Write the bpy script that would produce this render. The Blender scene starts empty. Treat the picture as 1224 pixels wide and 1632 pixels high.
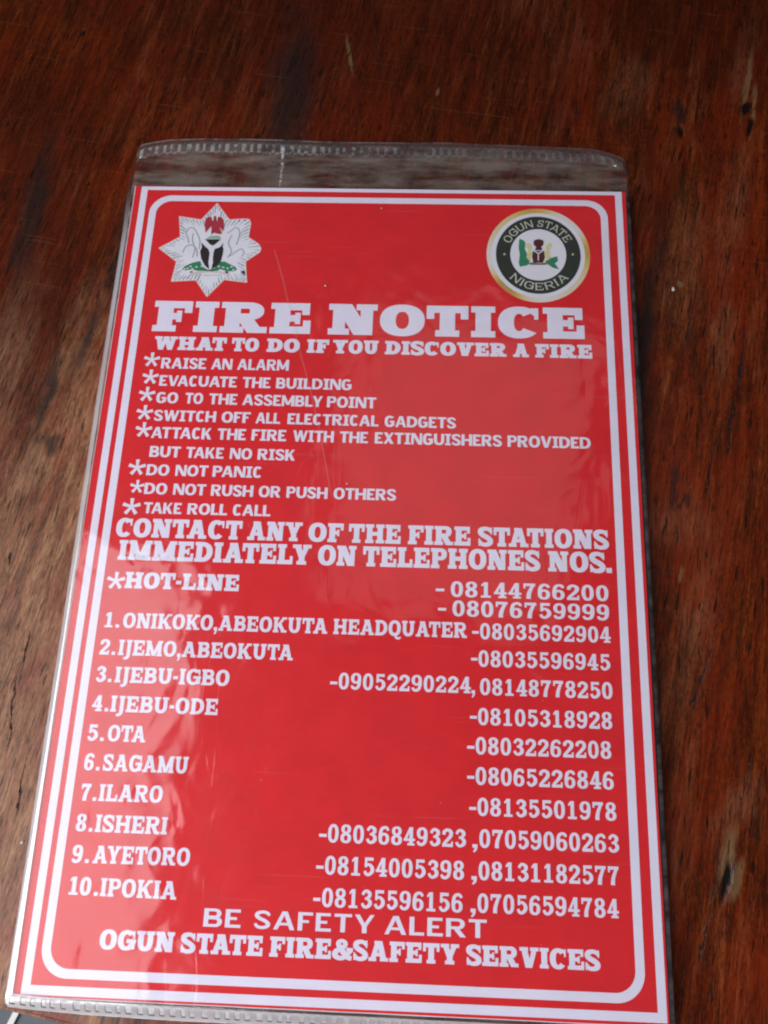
import bpy, bmesh, math, random
from mathutils import Vector, Matrix, noise
from mathutils.geometry import delaunay_2d_cdt

scene = bpy.context.scene
COL = scene.collection
MM = 0.001
PZ = 5.2                                   # height of the printed face above the table, in mm

# ------------------------------------------------------------------ camera, light, exposure
cam = bpy.data.cameras.new('camera')
cam.sensor_fit = 'VERTICAL'; cam.sensor_height = 24.0; cam.lens = 1622.49/1632*24.0
cam.clip_start = 0.01; cam.clip_end = 50
cam.dof.use_dof = True; cam.dof.focus_distance = 0.352; cam.dof.aperture_fstop = 26.0
co = bpy.data.objects.new('camera', cam); COL.objects.link(co)
co.matrix_world = Matrix(((0.99882, -0.02472, 0.04169, 0.1178962), (0.03803, 0.93295, -0.35799, 0.0294726),
                          (-0.03004, 0.35915, 0.93280, 0.333053+PZ*MM), (0, 0, 0, 1)))
scene.camera = co

scene.view_settings.view_transform = 'Standard'; scene.view_settings.look = 'None'
scene.view_settings.exposure = 0; scene.view_settings.gamma = 1; scene.view_settings.use_curve_mapping = False
scene.render.engine = 'CYCLES'
scene.cycles.use_denoising = True
scene.cycles.max_bounces = 8; scene.cycles.transparent_max_bounces = 16
scene.cycles.caustics_reflective = False; scene.cycles.caustics_refractive = False
scene.render.filter_size = 2.1; scene.cycles.filter_width = 2.1

world = bpy.data.worlds.new('World'); scene.world = world; world.use_nodes = True
wn, wl = world.node_tree.nodes, world.node_tree.links
bg = wn['Background']
tc = wn.new('ShaderNodeTexCoord')
nz = wn.new('ShaderNodeTexNoise'); nz.inputs['Scale'].default_value = 2.3; nz.inputs['Detail'].default_value = 3.0; nz.inputs['Distortion'].default_value = .3
rp = wn.new('ShaderNodeValToRGB')
rp.color_ramp.elements[0].position = .47; rp.color_ramp.elements[0].color = (.05, .05, .06, 1)
rp.color_ramp.elements[1].position = .55; rp.color_ramp.elements[1].color = (.42, .41, .48, 1)
wl.new(tc.outputs['Generated'], nz.inputs['Vector']); wl.new(nz.outputs['Fac'], rp.inputs['Fac']); wl.new(rp.outputs['Color'], bg.inputs['Color'])
bg.inputs['Strength'].default_value = 0.09

def area(name, loc, target, sx, sy, power, color):
    l = bpy.data.lights.new(name, 'AREA'); l.shape = 'RECTANGLE'; l.size = sx; l.size_y = sy
    l.energy = power; l.color = color
    o = bpy.data.objects.new(name, l); COL.objects.link(o); o.location = loc
    o.rotation_euler = (Vector(target)-Vector(loc)).to_track_quat('-Z', 'Y').to_euler()
    return o
# the open doorway to the left of the table: broad cool daylight
area('doorway_light', (-0.41, -0.32, 0.44), (0.06, 0.06, 0.0), 0.72, 0.68, 10.6, (.95, .95, 1.0))
# the brightest stretch of sky, high over the left shoulder
area('bright_sky_light', (-0.37, 0.10, 0.80), (0.0, 0.10, 0.0), 0.64, 0.42, 3.0, (.96, .97, 1.0))
# an added overhead lamp whose reflection lies as a pale veil on the upper half of the plastic
area('added_veil_light', (0.16, 0.58, 0.95), (0.1, 0.2, 0.0), 0.34, 0.40, 0.23, (1.0, .96, .92))

# ------------------------------------------------------------------ helpers
def tag(o, label=None, cat=None, group=None, kind=None):
    if label: o['label'] = label
    if cat: o['category'] = cat
    if group: o['group'] = group
    if kind: o['kind'] = kind
    return o
def empty(name, loc=(0, 0, 0)):
    o = bpy.data.objects.new(name, None); o.empty_display_size = .02; o.location = loc; COL.objects.link(o); return o
def mesh_obj(name, verts, faces, mat, parent=None, smooth=False):
    me = bpy.data.meshes.new(name); me.from_pydata(verts, [], faces); me.update()
    if smooth:
        for p in me.polygons: p.use_smooth = True
    me.materials.append(mat)
    o = bpy.data.objects.new(name, me); COL.objects.link(o)
    if parent: o.parent = parent
    return o
def union(polys):
    """merge overlapping 2D polygons into one flat triangle sheet"""
    vs, fs = [], []
    for p in polys:
        fs.append(list(range(len(vs), len(vs)+len(p)))); vs += [Vector(q) for q in p]
    r = delaunay_2d_cdt(vs, [], fs, 0, 1e-5)
    box = [(min(q[0] for q in p), max(q[0] for q in p), min(q[1] for q in p), max(q[1] for q in p), p) for p in polys]
    def inside(x, y):
        for x0, x1, y0, y1, p in box:
            if x0 <= x <= x1 and y0 <= y <= y1:
                c, j = False, len(p)-1
                for i in range(len(p)):
                    (ax, ay), (bx, by) = p[i], p[j]
                    if (ay > y) != (by > y) and x < (bx-ax)*(y-ay)/(by-ay)+ax: c = not c
                    j = i
                if c: return True
        return False
    faces = []
    for f in r[2]:
        cx, cy = sum(r[0][i][0] for i in f)/len(f), sum(r[0][i][1] for i in f)/len(f)
        if inside(cx, cy): faces.append(f)
    return [tuple(v) for v in r[0]], [list(f) for f in faces]
class Flat:
    """flat printed shape lying dz mm above the paper"""
    def __init__(s): s.v, s.f = [], []
    def add(s, vf, fn=lambda p: p):
        k = len(s.v); s.v += [fn(p) for p in vf[0]]; s.f += [[i+k for i in f] for f in vf[1]]; return s
    def build(s, name, dz, mat, parent):
        V = [(x*MM, y*MM, dz*MM) for x, y in s.v]; F = []
        for f in s.f:
            a, b, c = (s.v[i] for i in f[:3])
            F.append(f if (b[0]-a[0])*(c[1]-a[1])-(b[1]-a[1])*(c[0]-a[0]) > 0 else f[::-1])
        return mesh_obj(name, V, F, mat, parent)
class NT:
    """small helper for node materials"""
    def __init__(s, name):
        s.m = bpy.data.materials.new(name); s.m.use_nodes = True
        s.n, s.l = s.m.node_tree.nodes, s.m.node_tree.links
        s.n.clear(); s.out = s.n.new('ShaderNodeOutputMaterial')
    def put(s, sock, v):
        if hasattr(v, 'is_linked') or isinstance(v, bpy.types.NodeSocket): s.l.new(v, sock)
        else: sock.default_value = v
    def node(s, t, out=0, props=None, **kw):
        n = s.n.new(t)
        for k, v in (props or {}).items(): setattr(n, k, v)
        for k, v in kw.items():
            key = int(k[1:]) if k[0] == '_' and k[1:].isdigit() else k.replace('_', ' ')
            s.put(n.inputs[key], v)
        return n.outputs[out]
    def math(s, op, a, b=0., c=None, clamp=False):
        n = s.n.new('ShaderNodeMath'); n.operation = op; n.use_clamp = clamp
        s.put(n.inputs[0], a); s.put(n.inputs[1], b)
        if c is not None: s.put(n.inputs[2], c)
        return n.outputs[0]
    def mix(s, f, a, b, blend='MIX'):
        n = s.n.new('ShaderNodeMix'); n.data_type = 'RGBA'; n.blend_type = blend
        s.put(n.inputs[0], f); s.put(n.inputs[6], a); s.put(n.inputs[7], b); return n.outputs[2]
    def ramp(s, f, stops, interp='LINEAR'):
        n = s.n.new('ShaderNodeValToRGB'); n.color_ramp.interpolation = interp
        while len(n.color_ramp.elements) < len(stops): n.color_ramp.elements.new(.5)
        for e, (p, c) in zip(n.color_ramp.elements, stops):
            e.position = p; e.color = (c, c, c, 1) if isinstance(c, (int, float)) else (*c, 1)
        s.put(n.inputs[0], f); return n.outputs[0]
    def smooth(s, x, a, b):
        n = s.n.new('ShaderNodeMapRange'); n.interpolation_type = 'SMOOTHSTEP'
        s.put(n.inputs[0], x); n.inputs[1].default_value = a; n.inputs[2].default_value = b
        n.inputs[3].default_value = 0; n.inputs[4].default_value = 1; return n.outputs[0]
    def coords(s, scale=(1, 1, 1), rot=0., loc=(0, 0, 0), vec=None):
        c = vec if vec is not None else s.node('ShaderNodeTexCoord', 'Object')
        return s.node('ShaderNodeMapping', Vector=c, Scale=scale, Rotation=(0, 0, rot), Location=loc)
    def noise(s, vec, scale, detail=4., rough=.55, dist=0., out=0):
        return s.node('ShaderNodeTexNoise', out, Vector=vec, Scale=scale, Detail=detail, Roughness=rough, Distortion=dist)
    def bump(s, h, strength, dist, normal=None):
        k = dict(Height=h, Strength=strength, Distance=dist)
        if normal is not None: k['Normal'] = normal
        return s.node('ShaderNodeBump', **k)
    def finish(s, shader): s.l.new(shader, s.out.inputs[0]); return s.m

import math
# ------------------------------------------------------------------ lettering
# every glyph is drawn as a set of quads in units of the cap height and merged later
class Pen:
    def __init__(s, v, h, t, e, slab):
        s.v, s.h, s.t, s.e, s.slab, s.q = v, h, t, e, slab, []
    def rect(s, x0, y0, x1, y1):
        s.q.append([(x0, y0), (x1, y0), (x1, y1), (x0, y1)])
    def quad(s, *p):
        a = sum(p[i][0]*p[(i+1) % 4][1]-p[(i+1) % 4][0]*p[i][1] for i in range(4))
        s.q.append(list(p) if a > 0 else list(p)[::-1])
    def diag(s, xa, ya, xb, yb, w):                 # slanted stroke cut level at both ends
        s.quad((xa-w/2, ya), (xa+w/2, ya), (xb+w/2, yb), (xb-w/2, yb))
    def foot(s, xc, y, w):                          # slab serif, y = 0 bottom or 1 top
        if y < .5: s.rect(xc-w/2, 0, xc+w/2, s.t)
        else: s.rect(xc-w/2, 1-s.t, xc+w/2, 1)
    def stem(s, x, y0=0., y1=1., bot=1, top=1):     # left side of stem at x
        s.rect(x, y0, x+s.v, y1)
        if s.slab:
            if bot: s.foot(x+s.v/2, 0, s.v+2*s.e)
            if top: s.foot(x+s.v/2, 1, s.v+2*s.e)
    def ring(s, cx, cy, rx, ry, tx, ty, a0=0, a1=360, n=2.25, k=40):
        def P(a, ax, ay):
            c, d = math.cos(a), math.sin(a)
            return (cx+ax*math.copysign(abs(c)**(2/n), c), cy+ay*math.copysign(abs(d)**(2/n), d))
        m = max(4, int(k*abs(a1-a0)/360))
        for i in range(m):
            a, b = math.radians(a0+(a1-a0)*i/m), math.radians(a0+(a1-a0)*(i+1)/m)
            s.quad(P(a, rx, ry), P(b, rx, ry), P(b, rx-tx, ry-ty), P(a, rx-tx, ry-ty))
    def bowl(s, x0, y0, y1, x1, v, h, k=14):        # D shaped half ring opening left
        ry, cy = (y1-y0)/2, (y0+y1)/2
        rx = min((x1-x0)*.8, ry*1.05); cx = x1-rx
        s.rect(x0, y1-h, cx, y1); s.rect(x0, y0, cx, y0+h)
        s.ring(cx, cy, rx, ry, v, h, -90, 90, 2.2, 30)
    def path(s, pts, k=7):                          # pts: (x, y, thickness)
        P = [pts[0]]+list(pts)+[pts[-1]]
        out = []
        for i in range(1, len(P)-2):
            for j in range(k):
                u = j/k
                out.append(tuple(.5*(2*P[i][c]+(P[i+1][c]-P[i-1][c])*u+(2*P[i-1][c]-5*P[i][c]+4*P[i+1][c]-P[i+2][c])*u*u
                                     +(3*P[i][c]-P[i-1][c]-3*P[i+1][c]+P[i+2][c])*u**3) for c in range(3)))
        out.append(tuple(pts[-1]))
        L = []
        for i, p in enumerate(out):
            a, b = out[max(i-1, 0)], out[min(i+1, len(out)-1)]
            dx, dy = b[0]-a[0], b[1]-a[1]; d = math.hypot(dx, dy) or 1
            L.append(((p[0]-dy/d*p[2]/2, p[1]+dx/d*p[2]/2), (p[0]+dy/d*p[2]/2, p[1]-dx/d*p[2]/2)))
        for (a, b), (c, d) in zip(L, L[1:]): s.quad(a, b, d, c)

SLABW = dict(A=.98, B=.84, C=.82, D=.88, E=.80, F=.76, G=.90, H=.98, I=.47, J=.50, K=.96, L=.76, M=1.16, N=.96, O=.88, P=.80, Q=.88,
             R=.93, S=.72, T=.82, U=.92, V=.94, W=1.3, X=.9, Y=.92)
SANSW = dict(A=0.91, B=0.78, C=0.73, D=0.87, E=0.66, F=0.64, G=0.84, H=0.87, I=0.52, J=0.57, K=0.84, L=0.62, M=1.05, N=0.89, O=0.91, P=0.75, Q=0.91,
             R=0.84, S=0.73, T=0.75, U=0.84, V=0.87, W=1.28, X=0.84, Y=0.84)
def glyph(ch, st):
    """-> (quads, ink width).  st = dict(v, h, t, e, slab, w)"""
    sl = st['slab']; p = Pen(st['v'], st['h'], st['t'], st['e'] if sl else 0, sl)
    v, h, t, e = p.v, p.h, p.t, p.e
    W = (SLABW if sl else SANSW).get(ch, .62)*st.get('w', 1)
    beak = .20 if sl else 0
    if ch == 'I':
        W = v+2*(e if sl else .12); q = p.slab; p.slab = True; o = p.e, p.t
        if not sl: p.e, p.t = .12, h*.85
        p.stem((W-v)/2); p.slab = q
    elif ch in 'EFL':
        p.stem(e, top=1, bot=1)
        if ch != 'L':
            p.rect(e, 1-h, W-(.03 if ch == 'E' else 0), 1)
            p.rect(e+v, .5-h*.45, W*.74, .5+h*.45)
            if sl:
                bw = v*.5
                p.rect(W-bw-(.03 if ch == 'E' else 0), 1-h-beak*.75, W-(.03 if ch == 'E' else 0), 1)
                p.rect(W*.74-bw*.7, .5-h*.45-.08, W*.74, .5+h*.45+.08)
        if ch != 'F':
            p.rect(e, 0, W, h)
            if sl: p.rect(W-v*.5, 0, W, h+beak)
    elif ch == 'T':
        p.stem((W-v)/2, top=0); p.rect(0, 1-h, W, 1)
        if sl: p.rect(0, 1-h-beak, v*.5, 1); p.rect(W-v*.5, 1-h-beak, W, 1)
    elif ch == 'H':
        p.stem(e); p.stem(W-v-e); p.rect(e+v, .5-h*.5, W-e-v, .5+h*.5)
    elif ch == 'D':
        p.stem(e); p.bowl(e+v*.5, 0, 1, W, v*1.02, h)
    elif ch == 'P':
        p.stem(e); p.bowl(e+v*.5, .40, 1, W, v*.95, h*.9)
    elif ch == 'R':
        p.stem(e); p.bowl(e+v*.5, .42, 1, W-(.08 if sl else .06), v*.95, h*.9)
        if sl:
            p.diag(W-v*.62-e*.3, 0, W*.5, .5, v*1.12); p.rect(W-v-e*.4, 0, W, t)
        else: p.diag(W-v*.62, 0, W*.48, .48, v*1.2)
    elif ch == 'B':
        p.stem(e); p.bowl(e+v*.5, 0, .56, W, v, h*.92); p.bowl(e+v*.5, .46, 1, W-.05, v*.95, h*.92)
    elif ch == 'U':
        xl, xr = e, W-v-e; r = .44
        p.rect(xl, r, xl+v, 1); p.rect(xr, r, xr+v, 1)
        p.ring(W/2, r, (W-2*e)/2, r+.01, v, h*1.05, 180, 360)
        if sl: p.foot(xl+v/2, 1, v+2*e); p.foot(xr+v/2, 1, v+2*e)
    elif ch in 'O0Q':
        if ch == '0': W = .62*st.get('w', 1)
        p.ring(W/2, .5, W/2, .515, v*(1.03 if ch != '0' else .88), h*1.0, n=2.25 if ch != '0' else 2.35)
        if ch == 'Q': p.path([(W*.38, .16, .13), (W*.55, .08, .15), (W*.66, -.12, .16), (W*.92, -.14, .14), (W, -.05, .06)])
    elif ch in 'CG':
        p.ring(W/2, .5, W/2, .515, v*1.03, h, 42, 322 if ch == 'C' else 336, n=2.25 if sl else 2.5, k=44)
        if sl:
            p.rect(W*.86, .60, W*.96, .97)
            p.quad((W*.70, .86), (W*.96, .63), (W*.96, .9), (W*.8, .98))
        if ch == 'G':
            xr = W-v*1.0; p.rect(xr, .06, W-.0, .5) if sl else p.rect(W-v, .1, W-.02, .5)
            p.rect(W*.5, .5-h*.6, W+(e*.5 if sl else -.02), .5+h*.3)
    elif ch == 'J':
        xr = W-v-e; p.rect(xr, .05, xr+v, 1)
        if sl: p.foot(xr+v/2, 1, v+2*e)
        p.path([(xr+v/2, .15, v), (xr+v*.42, -.06, v*.95), (xr-v*.1, -.19, h*.95), (0, -.17, h*.9)])
    elif ch == 'K':
        p.stem(e)
        p.diag(e+v*.9, .36, W-v*.75, 1, v*.85); p.diag(W-v*.70-(e*.2 if sl else 0), 0, e+v*1.5, .56, v*1.12)
        if sl: p.rect(W-v*1.15-e, 1-t, W-.02, 1); p.rect(W-v*1.3-e, 0, W, t)
    elif ch == 'N':
        sv = v*.82
        p.rect(e, 0, e+sv, 1); p.rect(W-e-sv, 0, W-e, 1)
        p.diag(W-e-v*.62, 0, e+v*.62, 1, v*1.2)
        if sl:
            p.rect(0, 0, sv+2*e, t); p.rect(W-sv-2*e, 1-t, W, 1); p.rect(0, 1-t, e+v*.7, 1)
    elif ch == 'M':
        sv = v*.86
        p.rect(e, 0, e+sv, 1); p.rect(W-e-v, 0, W-e, 1)
        p.diag(W/2, .02 if sl else .12, e+v*.5, 1, v*.95); p.diag(W/2, .02 if sl else .12, W-e-v*.5, 1, v*.9)
        if sl:
            p.rect(0, 0, sv+2*e, t); p.rect(W-v-2*e, 0, W, t)
            p.rect(0, 1-t, e+v*.6, 1); p.rect(W-e-v*.6, 1-t, W, 1)
    elif ch == 'A':
        a = e*.9 if sl else 0
        p.diag(a+v*.42, 0, W/2-v*.1, 1, v*.88); p.diag(W-a-v*.5, 0, W/2+v*.1, 1, v*1.0)
        p.rect(W*.26, .24, W*.74, .24+h*.85)
        if sl: p.rect(0, 0, v*.9+a*1.9, t); p.rect(W-v*.98-a*1.9, 0, W, t); p.rect(W*.28, 1-t*.85, W*.5, 1)
    elif ch == 'V':
        a = e*.9 if sl else 0
        p.diag(W/2-v*.1, 0, a+v*.5, 1, v*1.05); p.diag(W/2+v*.1, 0, W-a-v*.42, 1, v*.85)
        if sl: p.rect(0, 1-t, v+a*2, 1); p.rect(W-v-a*2, 1-t, W, 1)
    elif ch == 'W':
        a = e*.8 if sl else 0
        p.diag(W*.30, 0, a+v*.48, 1, v*.98); p.diag(W*.30, 0, W*.5, 1, v*.82)
        p.diag(W*.70, 0, W*.5, 1, v*.98); p.diag(W*.70, 0, W-a-v*.45, 1, v*.82)
        if sl: p.rect(0, 1-t, v+a*2, 1); p.rect(W-v-a*2, 1-t, W, 1); p.rect(W*.38, 1-t, W*.62, 1)
    elif ch == 'X':
        p.diag(v*.5+e, 0, W-v*.5-e, 1, v*.9); p.diag(W-v*.55-e, 0, v*.55+e, 1, v*1.1)
        if sl:
            for x in (0, W-v-2*e): p.rect(x, 0, x+v+2*e, t); p.rect(x, 1-t, x+v+2*e, 1)
    elif ch == 'Y':
        p.rect(W/2-v/2, 0, W/2+v/2, .46)
        a = e*.9 if sl else 0
        p.diag(W/2-v*.02, .36, a+v*.5, 1, v*1.02); p.diag(W/2+v*.02, .36, W-a-v*.45, 1, v*.88)
        if sl: p.foot(W/2, 0, v+2.4*e); p.rect(0, 1-t, v+a*2, 1); p.rect(W-v-a*2, 1-t, W, 1)
    elif ch == 'S':
        a = h*.98; b = v*1.04
        p.path([(W*.90, .73, v*.55), (W*.78, .87, a*.98), (W*.50, .925, a), (W*.22, .85, b*.9), (W*.17, .70, b*.9), (W*.34, .57, b*.88), (W*.62, .46, b*.88),
                (W*.84, .31, b*.9), (W*.79, .15, b*.88), (W*.50, .075, a), (W*.22, .13, a*.98), (W*.09, .29, v*.55)])
        if sl: p.rect(W*.86, .62, W*.96, .99); p.rect(.03*W, .01, W*.13, .40)
    elif ch == '&':
        W = 1.0*st.get('w', 1)
        p.path([(W*.98, .50, h*.8), (W*.80, .30, v*.7), (W*.58, .10, h), (W*.34, .085, h*1.1), (W*.15, .20, v*.95), (W*.18, .38, v*.95), (W*.40, .54, h*1.1),
                (W*.62, .68, v*.8), (W*.64, .84, h), (W*.47, .93, h*.9), (W*.31, .86, v*.75), (W*.32, .70, v*.9), (W*.55, .38, v), (W*.78, .14, v*.9), (W*.98, .07, h)])
        p.rect(W*.70, .52-t*.5, W*1.04, .52+t*.4)
    elif ch == '1':
        W = .50*st.get('w', 1); x = W*.5-v*.44
        p.rect(x, 0, x+v*.9, 1); p.quad((x, 1), (x, .80), (0.02, .72), (.02, .84))
        p.rect(0, 0, W, t*.95)
    elif ch == '2':
        W = .62*st.get('w', 1)
        p.path([(.10, .66, v*.8), (.12, .82, v*.85), (W*.48, .93, h), (W*.80, .82, v*.92), (W*.80, .62, v*.92), (W*.52, .40, v*.8), (W*.22, .20, v*.75), (W*.12, .06, v*.7)])
        p.rect(0, 0, W, h*1.05); p.rect(W-.10, 0, W, .30); p.rect(.0, 0, .22, .14)
    elif ch == '3':
        W = .60*st.get('w', 1)
        p.path([(.09, .72, v*.7), (.16, .86, h), (W*.5, .93, h), (W*.80, .82, v*.9), (W*.78, .65, v*.88), (W*.55, .54, h*.8), (W*.36, .53, h*.8)])
        p.path([(W*.40, .53, h*.8), (W*.60, .51, h*.8), (W*.84, .38, v*.9), (W*.83, .20, v*.95), (W*.52, .075, h), (.15, .13, h), (.08, .28, v*.7)])
    elif ch == '4':
        W = .66*st.get('w', 1); x = W*.50
        p.rect(x, 0, x+v*.92, 1); p.rect(0, .24, W, .24+h*.85)
        p.quad((0, .28), (.17, .28), (x+v*.5, 1), (x, 1)); p.rect(x-.10, 0, x+v*.92+.10, t*.85)
    elif ch == '5':
        W = .60*st.get('w', 1)
        p.rect(.07, 1-h*1.05, W*.93, 1); p.rect(.07, .47, .07+v*.62, 1)
        p.path([(.10, .53, h*.9), (W*.32, .61, h*.9), (W*.60, .60, h), (W*.83, .45, v*.9), (W*.83, .24, v*.92), (W*.52, .075, h), (.15, .12, h), (.08, .27, v*.7)])
    elif ch in '69':
        W = .62*st.get('w', 1); q = Pen(v, h, t, e, sl)
        q.ring(W/2, .31, W/2, .325, v*.88, h*.85)
        q.path([(W*.90, .76, v*.62), (W*.78, .89, h), (W*.52, .93, h), (W*.26, .82, v*.8), (v*.44, .55, v*.88), (v*.44, .32, v*.88)])
        p.q = q.q if ch == '6' else [[(W-x, 1-y) for x, y in f] for f in q.q]
    elif ch == '7':
        W = .60*st.get('w', 1)
        p.rect(0, 1-h*1.1, W, 1); p.rect(0, .68, .10, 1)
        p.path([(W-.10, .93, v*.7), (W*.62, .62, v*.82), (W*.46, .32, v*.95), (W*.42, 0, v*1.02)])
    elif ch == '8':
        W = .62*st.get('w', 1)
        p.ring(W/2, .27, W/2, .285, v*.92, h*.85); p.ring(W/2, .755, W*.455, .26, v*.86, h*.8)
    elif ch == '-':
        W = .30*st.get('w', 1); p.rect(0, .32, W, .32+h*1.05)
    elif ch == '.':
        W = v*.92; p.rect(0, 0, W, v*.85)
    elif ch == ',':
        W = v*.95; p.rect(0, 0, W, v*.85); p.path([(W*.68, .06, v*.62), (W*.62, -.10, v*.5), (W*.2, -.24, v*.3)])
    elif ch == '*':
        W = .66
        for i in range(6 if st.get('six') else 5):
            a = math.radians(90+i*(60 if st.get('six') else 72)); c, d = math.cos(a), math.sin(a); r = .36
            w0, w1 = .095, .15
            p.quad((.33-d*w0/2, .5+c*w0/2), (.33+c*r-d*w1/2, .5+d*r+c*w1/2), (.33+c*r+d*w1/2, .5+d*r-c*w1/2), (.33+d*w0/2, .5-c*w0/2))
    return p.q, W
KERN = {'AT': -.12, 'TA': -.12, 'AV': -.12, 'VA': -.12, 'AY': -.12, 'LT': -.08, 'LY': -.08, 'YA': -.08, 'TO': -.03, 'OT': -.02, 'RT': -.02, 'FA': -.06, 'PA': -.08, 'UT': 0, 'KO': -.02, 'TE': 0,
        'IJ': -.05, ',0': .06, '1.': .10, '2.': .10, '3.': .10, '4.': .10, '5.': .10, '6.': .10, '7.': .10, '8.': .10, '9.': .10, '0.': .10, '.O': .09, '.I': .09, '.S': .09, '.A': .06}
EXTRA = dict(v=.30, h=.235, t=.20, e=.085, slab=True, gap=.055, space=.30)
HEAD = dict(v=.285, h=.21, t=.18, e=.075, slab=True, gap=.055, space=.22)
LIST = dict(v=.25, h=.185, t=.15, e=.07, slab=True, gap=.085, space=.24)
NUM = dict(v=.225, h=.16, t=.14, e=.07, slab=True, gap=.10, space=.25, tab=.74)
SANS = dict(v=.25, h=.185, t=.15, e=.1, slab=False, gap=.06, space=.40)
ALERT = dict(v=.20, h=.165, t=.15, e=.1, slab=False, gap=.13, space=.42)
SEAL = dict(v=.13, h=.10, t=.07, e=.055, slab=True, gap=.16, space=.42)
STYLES = dict(EXTRA=EXTRA, HEAD=HEAD, LIST=LIST, NUM=NUM, SANS=SANS, ALERT=ALERT, SEAL=SEAL)

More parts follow.
